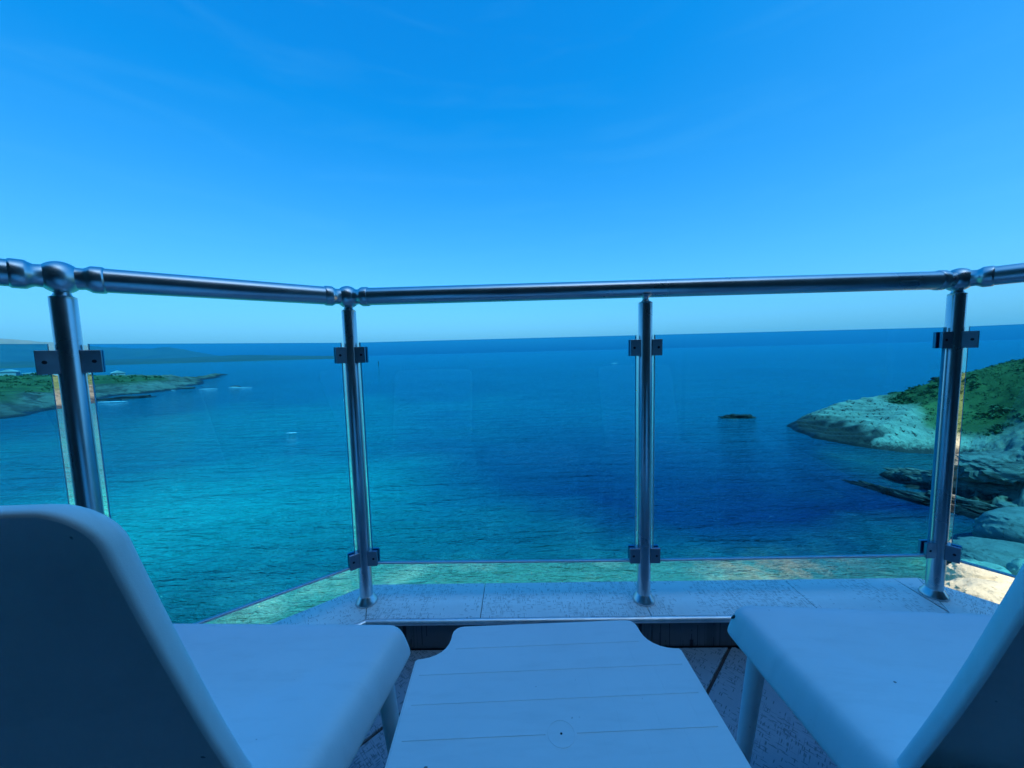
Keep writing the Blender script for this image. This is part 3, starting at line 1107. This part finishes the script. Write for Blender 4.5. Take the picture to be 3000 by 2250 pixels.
def make_post(p, corner):
    o = lathe_obj('post', rl(p, LEDGE_Z - 0.001), UP, [(0, 0.0205), (0.944, 0.0205), (0.947, 0.0195)], STEEL, rail)
    lathe_obj('base_flange', rl(p, LEDGE_Z - 0.001), UP, [(0, 0.0335), (0.004, 0.0345), (0.010, 0.0325), (0.016, 0.027), (0.023, 0.0235), (0.026, 0.0207)], STEEL, o)
    if corner:
        lathe_obj('cap', rl(p, LEDGE_Z + 0.944), UP, [(0, 0.0202), (0.004, 0.0205), (0.007, 0.015), (0.011, 0.0132), (0.028, 0.0115), (0.031, 0.009), (0.034, 0.0085)], STEEL, o)
        bm = bmesh.new()
        bmesh.ops.create_uvsphere(bm, u_segments=28, v_segments=18, radius=0.0335, matrix=Matrix.Translation(rl(p, RAIL_Z)))
        bm_obj('ball_joint', bm, STEEL, o, True)
        lathe_obj('neck', rl(p, LEDGE_Z + 0.954), UP, [(0, 0.0085), (0.012, 0.0085)], STEEL, o)
    else:
        lathe_obj('cap', rl(p, LEDGE_Z + 0.944), UP, [(0, 0.0200), (0.003, 0.0205), (0.008, 0.011), (0.013, 0.0085), (0.017, 0.0095), (0.026, 0.0185), (0.030, 0.019)], STEEL, o)
    return o


for p, c in ((P0, True), (P1, True), (P2, True), (P3, False), (P4, True), (P5, True)):
    make_post(p, c)


def make_rail(a, b):
    A, B = rl(a, RAIL_Z), rl(b, RAIL_Z)
    d = (B - A).normalized()
    L = (B - A).length
    o = lathe_obj('handrail', A + d * 0.052, d, [(0, 0.0262), (L - 0.104, 0.0262)], STEEL, rail, 36)
    for q, dd in ((A, d), (B, -d)):
        lathe_obj('collar', q + dd * 0.020, dd, [(0, 0.0235), (0.014, 0.0225), (0.020, 0.0255), (0.024, 0.0282), (0.027, 0.0288), (0.042, 0.0288), (0.0445, 0.0280), (0.046, 0.0264)], STEEL, o, 36)


for a, b in ((P0, P1), (P1, P2), (P2, P4), (P4, P5)):
    make_rail(a, b)


def make_panel(a, b):
    e = (b - a).normalized()
    L = (b - a).length
    nn = Vector((-e.y, e.x))
    A = rl(a, 0)
    ang = math.atan2(e.y, e.x)
    s0, s1, z0, z1, th = 0.029, L - 0.029, 0.238, 0.950, 0.004
    bm = bmesh.new()
    _, fs = bm_box(bm, s0, s1, -th, th, z0, z1)
    for f in fs:
        f.normal_update()
        f.material_index = 0 if abs(f.normal.y) > 0.9 else (1 if f.normal.z > 0.5 else 2)
    gp = bm_obj('glass_panel', bm, [GLASS, GEDGE, GRIM], rail, False, (A.x, A.y, A.z), (0, 0, ang))
    bm = bmesh.new()
    cs = ((-th - 0.0055, z0 + 0.0014), (-th + 0.0002, z0 + 0.0002), (-th + 0.0002, z0 - 0.0035), (-th - 0.0055, z0 - 0.0035))
    ra, rb = [bm.verts.new((s0, y, z)) for y, z in cs], [bm.verts.new((s1, y, z)) for y, z in cs]
    for k in range(4):
        bm.faces.new((ra[k], rb[k], rb[(k + 1) % 4], ra[(k + 1) % 4]))
    bm.faces.new(ra); bm.faces.new(rb)
    bmesh.ops.recalc_face_normals(bm, faces=list(bm.faces))
    bm_obj('edge_glint', bm, BEAD, gp)  # strip added to draw the bright line of refracted light
    for x0, x1, zz0, zz1 in ((s0 - 0.0014, s0 - 0.0001, z0, z1), (s1 + 0.0001, s1 + 0.0014, z0, z1)):
        bm = bmesh.new()
        bm_box(bm, x0, x1, -th, th, zz0, zz1)
        bm_obj('lit_edge', bm, GRIM, gp)
    for zc in (0.912, 0.255):
        for s, sg in ((0.0, 1), (L, -1)):
            # two cheeks with the glass gripped between them, reaching to the post
            bm = bmesh.new()
            for y0, y1 in ((-0.0135, -0.0043), (0.0043, 0.0135)):
                xa, xb = s + sg * 0.0165, s + sg * 0.0475
                bm_box(bm, min(xa, xb), max(xa, xb), y0, y1, zc - 0.0245, zc + 0.0245)
            xa, xb = s + sg * 0.0165, s + sg * 0.0270
            bm_box(bm, min(xa, xb), max(xa, xb), -0.0042, 0.0042, zc - 0.0242, zc + 0.0242)
            bm_bevel(bm, 0.0008, 1)
            c = bm_obj('clamp', bm, CLAMP, rail, False, (A.x, A.y, A.z), (0, 0, ang))
            lathe_obj('screw', (s + sg * 0.036, -0.0128, zc), (0, -1, 0), [(0, 0.0038), (0.0010, 0.0038), (0.0011, 0.0028)], SCREW, c, 14)


for a, b in ((P0, P1), (P1, P2), (P2, P3), (P3, P4), (P4, P5)):
    make_panel(a, b)

# ------------------------------------------------------------------ side table
tb = empty('side_table', (0.054, 0.4515, 0.004), R(1.2))
tag(tb, 'white plastic side table with notched corners between the two chairs', 'table')
TZ = 0.396
corner = [(0.150, 0.2050), (0.158, 0.2040), (0.165, 0.2005), (0.1695, 0.1945), (0.1710, 0.1860), (0.1715, 0.1760), (0.1735, 0.1660), (0.1780, 0.1560), (0.1850, 0.1475), (0.1940, 0.1410), (0.2040, 0.1370), (0.2140, 0.1350), (0.2215, 0.1342), (0.2245, 0.1325), (0.2255, 0.1295)]
outl = [(x, y) for x, y in corner] + [(x, -y) for x, y in reversed(corner)] + [(-x, -y) for x, y in corner] + [(-x, y) for x, y in reversed(corner)]
bm = bmesh.new()
prism(bm, outl, TZ - 0.034, TZ)
top_e = [e for e in bm.edges if all(v.co.z > TZ - 0.001 for v in e.verts)]
bmesh.ops.bevel(bm, geom=top_e, offset=0.0035, segments=3, affect='EDGES')
top = bm_obj('table_top', bm, TABLEP, tb, True)
top.data.set_sharp_from_angle(angle=R(40))
bm = bmesh.new()
ys = [-0.15, -0.10, -0.05, 0.0, 0.05, 0.10, 0.15]
for k, y in enumerate(ys):
    hw = 0.212 if abs(y) < 0.13 else 0.160
    if abs(y) < 0.001:
        for x0, x1 in ((-hw, -0.021), (0.021, hw)):
            bm_box(bm, x0, x1, y - 0.0007, y + 0.0007, TZ - 0.002, TZ + 0.0006)
    else:
        bm_box(bm, -hw, hw, y - 0.0006, y + 0.0006, TZ - 0.002, TZ + 0.0005)
for k in range(len(ys) - 1):
    for j, x in enumerate((-0.165, -0.11, -0.055, 0.0, 0.055, 0.11, 0.165)):
        xx = x + (0.0275 if k % 2 else 0)
        if abs(ys[k] + 0.025) > 0.12 and abs(xx) > 0.15: continue
        if abs(ys[k] + 0.025) < 0.03 and abs(xx) < 0.03: continue
        if abs(xx) > 0.2: continue
        bm_box(bm, xx - 0.0004, xx + 0.0004, ys[k] + 0.001, ys[k + 1] - 0.001, TZ - 0.002, TZ + 0.00022)
bm_obj('moulded_lines', bm, TABLEP, top)
bm = bmesh.new()
for k in range(40):
    a0, a1 = 2 * math.pi * k / 40, 2 * math.pi * (k + 1) / 40
    q = []
    for r_, z in ((0.0172, TZ - 0.001), (0.0176, TZ + 0.0004), (0.0184, TZ + 0.0004), (0.0190, TZ - 0.001)):
        q.append((bm.verts.new((r_ * math.cos(a0), r_ * math.sin(a0), z)), bm.verts.new((r_ * math.cos(a1), r_ * math.sin(a1), z))))
    for (p0, p1), (p2, p3) in zip(q, q[1:]):
        bm.faces.new((p0, p2, p3, p1))
bm_obj('moulded_ring', bm, TABLEP, top)
bm = bmesh.new()
bmesh.ops.create_uvsphere(bm, u_segments=10, v_segments=6, radius=0.0016, matrix=Matrix.Translation((0, 0, TZ)) @ Matrix.Diagonal((1, 1, 0.4, 1)))
bm_obj('sprue_dot', bm, DARK, top)
for sx in (-1, 1):
    for sy in (-1, 1):
        bm = bmesh.new()
        v0, f0 = bm_box(bm, -0.016, 0.016, -0.022, 0.022, 0, TZ - 0.03)
        for v in v0:
            if v.co.z < 0.1:
                v.co.x *= 0.75; v.co.y *= 0.75
                v.co.x += sx * 0.012; v.co.y += sy * 0.008
        bm_bevel(bm, 0.003, 2)
        bm_obj('leg', bm, TABLEP, tb, False, (sx * 0.196, sy * 0.098, 0))

# ------------------------------------------------------------------ chairs
def make_chair(loc, rz, label, hole):
    t = empty('plastic_chair', loc, rz)
    tag(t, label, 'chair', 'white plastic chairs facing the sea')
    SZ = 0.422
    # seat shell: rounded outline, turned-down rim, slightly dished middle
    def outline_at(inset):
        hwf, hwb, yf, yb, rr = 0.272 - inset, 0.230 - inset, 0.166 - inset, -0.195 + inset, max(0.010, 0.024 - inset * 0.2)
        crn = [(hwf - rr, yf - rr, 0), (-hwf + rr, yf - rr, 90), (-hwb + rr, yb + rr, 180), (hwb - rr, yb + rr, 270)]
        pts = []
        for cx, cy_, a0 in crn:
            for k in range(7):
                th = R(a0 + 90 * k / 6)
                pts.append((cx + rr * math.cos(th), cy_ + rr * math.sin(th)))
        # extra points along each side so that the dish is smooth
        out = []
        n_ = len(pts)
        for q in range(n_):
            p_, r_ = pts[q], pts[(q + 1) % n_]
            out.append(p_)
            if q % 7 == 6:
                for u in range(1, 8):
                    out.append((p_[0] + (r_[0] - p_[0]) * u / 8, p_[1] + (r_[1] - p_[1]) * u / 8))
        return out
    bm = bmesh.new()
    rings = []
    for ins, dz in ((0.0, 0.062), (0.0028, 0.048), (0.0060, 0.033), (0.0095, 0.020), (0.0135, 0.0105), (0.0190, 0.0042), (0.027, 0.0010), (0.042, 0.0), (0.08, 0.001), (0.11, 0.003), (0.14, 0.005), (0.16, 0.006)):
        rings.append([bm.verts.new((x, y, SZ - dz)) for x, y in outline_at(ins)])
    for a, b in zip(rings, rings[1:]):
        m_ = len(a)
        for k in range(m_):
            bm.faces.new((a[k], a[(k + 1) % m_], b[(k + 1) % m_], b[k]))
    bm.faces.new(rings[-1])
    bmesh.ops.recalc_face_normals(bm, faces=list(bm.faces))
    if sum(f.normal.z for f in bm.faces) < 0:
        bmesh.ops.reverse_faces(bm, faces=list(bm.faces))
    seat = bm_obj('seat', bm, PLASTIC, t, True)
    sol = seat.modifiers.new('thick', 'SOLIDIFY'); sol.thickness = 0.0035; sol.offset = -1.0
    ss = seat.modifiers.new('smooth', 'SUBSURF'); ss.levels = 1; ss.render_levels = 1
    if hole:
        nrm = Vector((-0.62, 0.33, 0.71)).normalized()
        dwn = (Vector((0, 0, -1)) - nrm * Vector((0, 0, -1)).dot(nrm)).normalized()
        tan = nrm.cross(dwn)
        c_ = Vector((-0.2600, 0.1405, SZ - 0.0225))
        m4 = Matrix(((tan.x * 0.0046, dwn.x * 0.0100, nrm.x * 0.0022, c_.x), (tan.y * 0.0046, dwn.y * 0.0100, nrm.y * 0.0022, c_.y), (tan.z * 0.0046, dwn.z * 0.0100, nrm.z * 0.0022, c_.z), (0, 0, 0, 1)))
        bm = bmesh.new()
        bmesh.ops.create_uvsphere(bm, u_segments=16, v_segments=8, radius=1.0, matrix=m4)
        bm_obj('drain_hole', bm, DARK, seat, True)
    # backrest: a rounded slab leaning back
    HW, Z0, Z1, TH = 0.215, 0.405, 0.815, 0.021
    pts = []
    rc = 0.034
    for k in range(9):
        th = R(90 * k / 8)
        pts.append((HW - rc + rc * math.cos(th), Z1 - rc + rc * math.sin(th)))
    right = [(HW - 0.006, Z0), (HW - 0.003, Z0 + 0.12), (HW, Z0 + 0.25)] + pts
    tops = [(x, Z1 + 0.004 * (1 - (x / 0.17) ** 2)) for x in (0.12, 0.06, 0.0, -0.06, -0.12)]
    outline = right + tops + [(-x, z) for x, z in reversed(right)]
    bm = bmesh.new()
    f_, b_ = [], []
    for x, z in outline:
        f_.append(bm.verts.new((x, TH / 2, z)))
        b_.append(bm.verts.new((x, -TH / 2, z)))
    m_ = len(outline)
    bm.faces.new(f_)
    bm.faces.new(list(reversed(b_)))
    for k in range(m_):
        bm.faces.new((f_[k], f_[(k + 1) % m_], b_[(k + 1) % m_], b_[k]))
    bmesh.ops.recalc_face_normals(bm, faces=list(bm.faces))
    rim = [e for e in bm.edges if all(v.co.y > 0 for v in e.verts)]
    bmesh.ops.bevel(bm, geom=rim, offset=0.011, segments=5, affect='EDGES', profile=0.5)
    rim = [e for e in bm.edges if all(v.co.y < -TH / 2 + 1e-5 for v in e.verts)]
    bmesh.ops.bevel(bm, geom=rim, offset=0.0042, segments=3, affect='EDGES', profile=0.5)
    bm.faces.ensure_lookup_table()
    rear = max((f for f in bm.faces if f.normal.y < -0.9), key=lambda f: f.calc_area())
    bmesh.ops.inset_individual(bm, faces=[rear], thickness=0.0015, depth=0.0)
    for v in rear.verts: v.co.y += 0.010
    bmesh.ops.inset_individual(bm, faces=[rear], thickness=0.004, depth=0.0)
    for v in rear.verts: v.co.y += 0.003
    for z in np.linspace(Z0 + 0.04, Z1 - 0.05, 9):
        bmesh.ops.bisect_plane(bm, geom=list(bm.verts) + list(bm.edges) + list(bm.faces), plane_co=(0, 0, z), plane_no=(0, 0, 1))
    for x in np.linspace(-0.16, 0.16, 9):
        bmesh.ops.bisect_plane(bm, geom=list(bm.verts) + list(bm.edges) + list(bm.faces), plane_co=(x, 0, 0), plane_no=(1, 0, 0))
    for v in bm.verts:
        k = (v.co.z - Z0) / (Z1 - Z0)
        v.co.y += -0.119 - 0.131 * k - 0.012 * math.sin(k * math.pi) * 0.6 - 0.020 * (1 - (v.co.x / HW) ** 2)
    back = bm_obj('backrest', bm, PLASTIC, t, True)
    back.data.set_sharp_from_angle(angle=R(40))
    # legs
    for sx in (-1, 1):
        for y, lean in ((0.120, 0.018), (-0.150, -0.05)):
            top = Vector((sx * (0.232 if y > 0 else 0.205), y - (0.012 if y > 0 else 0), SZ - 0.030))
            bot = Vector((sx * (0.252 if y > 0 else 0.225), y + lean, 0.0))
            lathe_obj('leg', bot, top - bot, [(0, 0.0105), (0.004, 0.0118), (0.2, 0.0138), ((top - bot).length, 0.0158)], PLASTIC, t, 18)
        bm = bmesh.new()
        bm_box(bm, -0.011, 0.011, -0.012, 0.012, 0, 0.10)
        bm_bevel(bm, 0.003, 2)
        bm_obj('back_bracket', bm, PLASTIC, t, False, (sx * 0.190, -0.147, 0.352), (R(10), 0, 0))
    return t


make_chair((-0.474, 0.495, 0.004), R(-2.5), 'white plastic chair with plain seat corner, beside the bend toward the green coast', False)
make_chair((0.655, 0.490, 0.004), R(-5.5), 'white plastic chair with small dark hole in its seat corner, facing the rocky headland', True)

# ------------------------------------------------------------------ the building behind the viewer (unseen; sized and darkened to keep the balcony in shade)
bd = empty('building', (0.2, WALL_Y - 0.2, SEA))
tag(bd, 'dark plastered building wall with glass door behind the balcony', 'building')
bx, by, bz = -0.2, -(WALL_Y - 0.2), -SEA


def bpart(name, x0, x1, y0, y1, z0, z1, mat, parent=bd):
    bm = bmesh.new()
    bm_box(bm, x0 + bx, x1 + bx, y0 + by, y1 + by, z0 + bz, z1 + bz)
    return bm_obj(name, bm, mat, parent)


TOPZ = 6.2
bpart('wall', -7.0, -1.2, WALL_Y - 4.5, WALL_Y, SEA - 1, TOPZ, PLASTER)
bpart('wall', 1.6, 9.0, WALL_Y - 4.5, WALL_Y, SEA - 1, TOPZ, PLASTER)
bpart('wall', -1.2, 1.6, WALL_Y - 4.5, WALL_Y, SEA - 1, 0.0, PLASTER)
bpart('wall', -1.2, 1.6, WALL_Y - 4.5, WALL_Y, 2.25, TOPZ, PLASTER)
dr = bpart('door', -1.2, 1.6, WALL_Y - 0.16, WALL_Y - 0.10, 0.0, 2.25, FRAME)
bpart('pane', -1.14, 0.16, WALL_Y - 0.14, WALL_Y - 0.085, 0.08, 2.18, DGLASS, dr)
bpart('pane', 0.24, 1.54, WALL_Y - 0.14, WALL_Y - 0.085, 0.08, 2.18, DGLASS, dr)

# ------------------------------------------------------------------ sea haze
def mat_haze():
    m = NT('haze_air')
    m.t.nodes.remove(m.b)
    pv = m.node('VolumePrincipled')
    pv.inputs['Color'].default_value = (0.18, 0.74, 1.0, 1)
    pv.inputs['Density'].default_value = 0.85e-4
    pv.inputs['Anisotropy'].default_value = 0.0
    m.t.links.new(pv.outputs[0], m.out.inputs['Volume'])
    return m.m


bm = bmesh.new()
bm_box(bm, -9800, 9800, -9800, 9800, SEA - 8.0, 360)
hz = bm_obj('haze', bm, mat_haze())
tag(hz, 'thin blue sea haze filling the air', 'haze', kind='stuff')
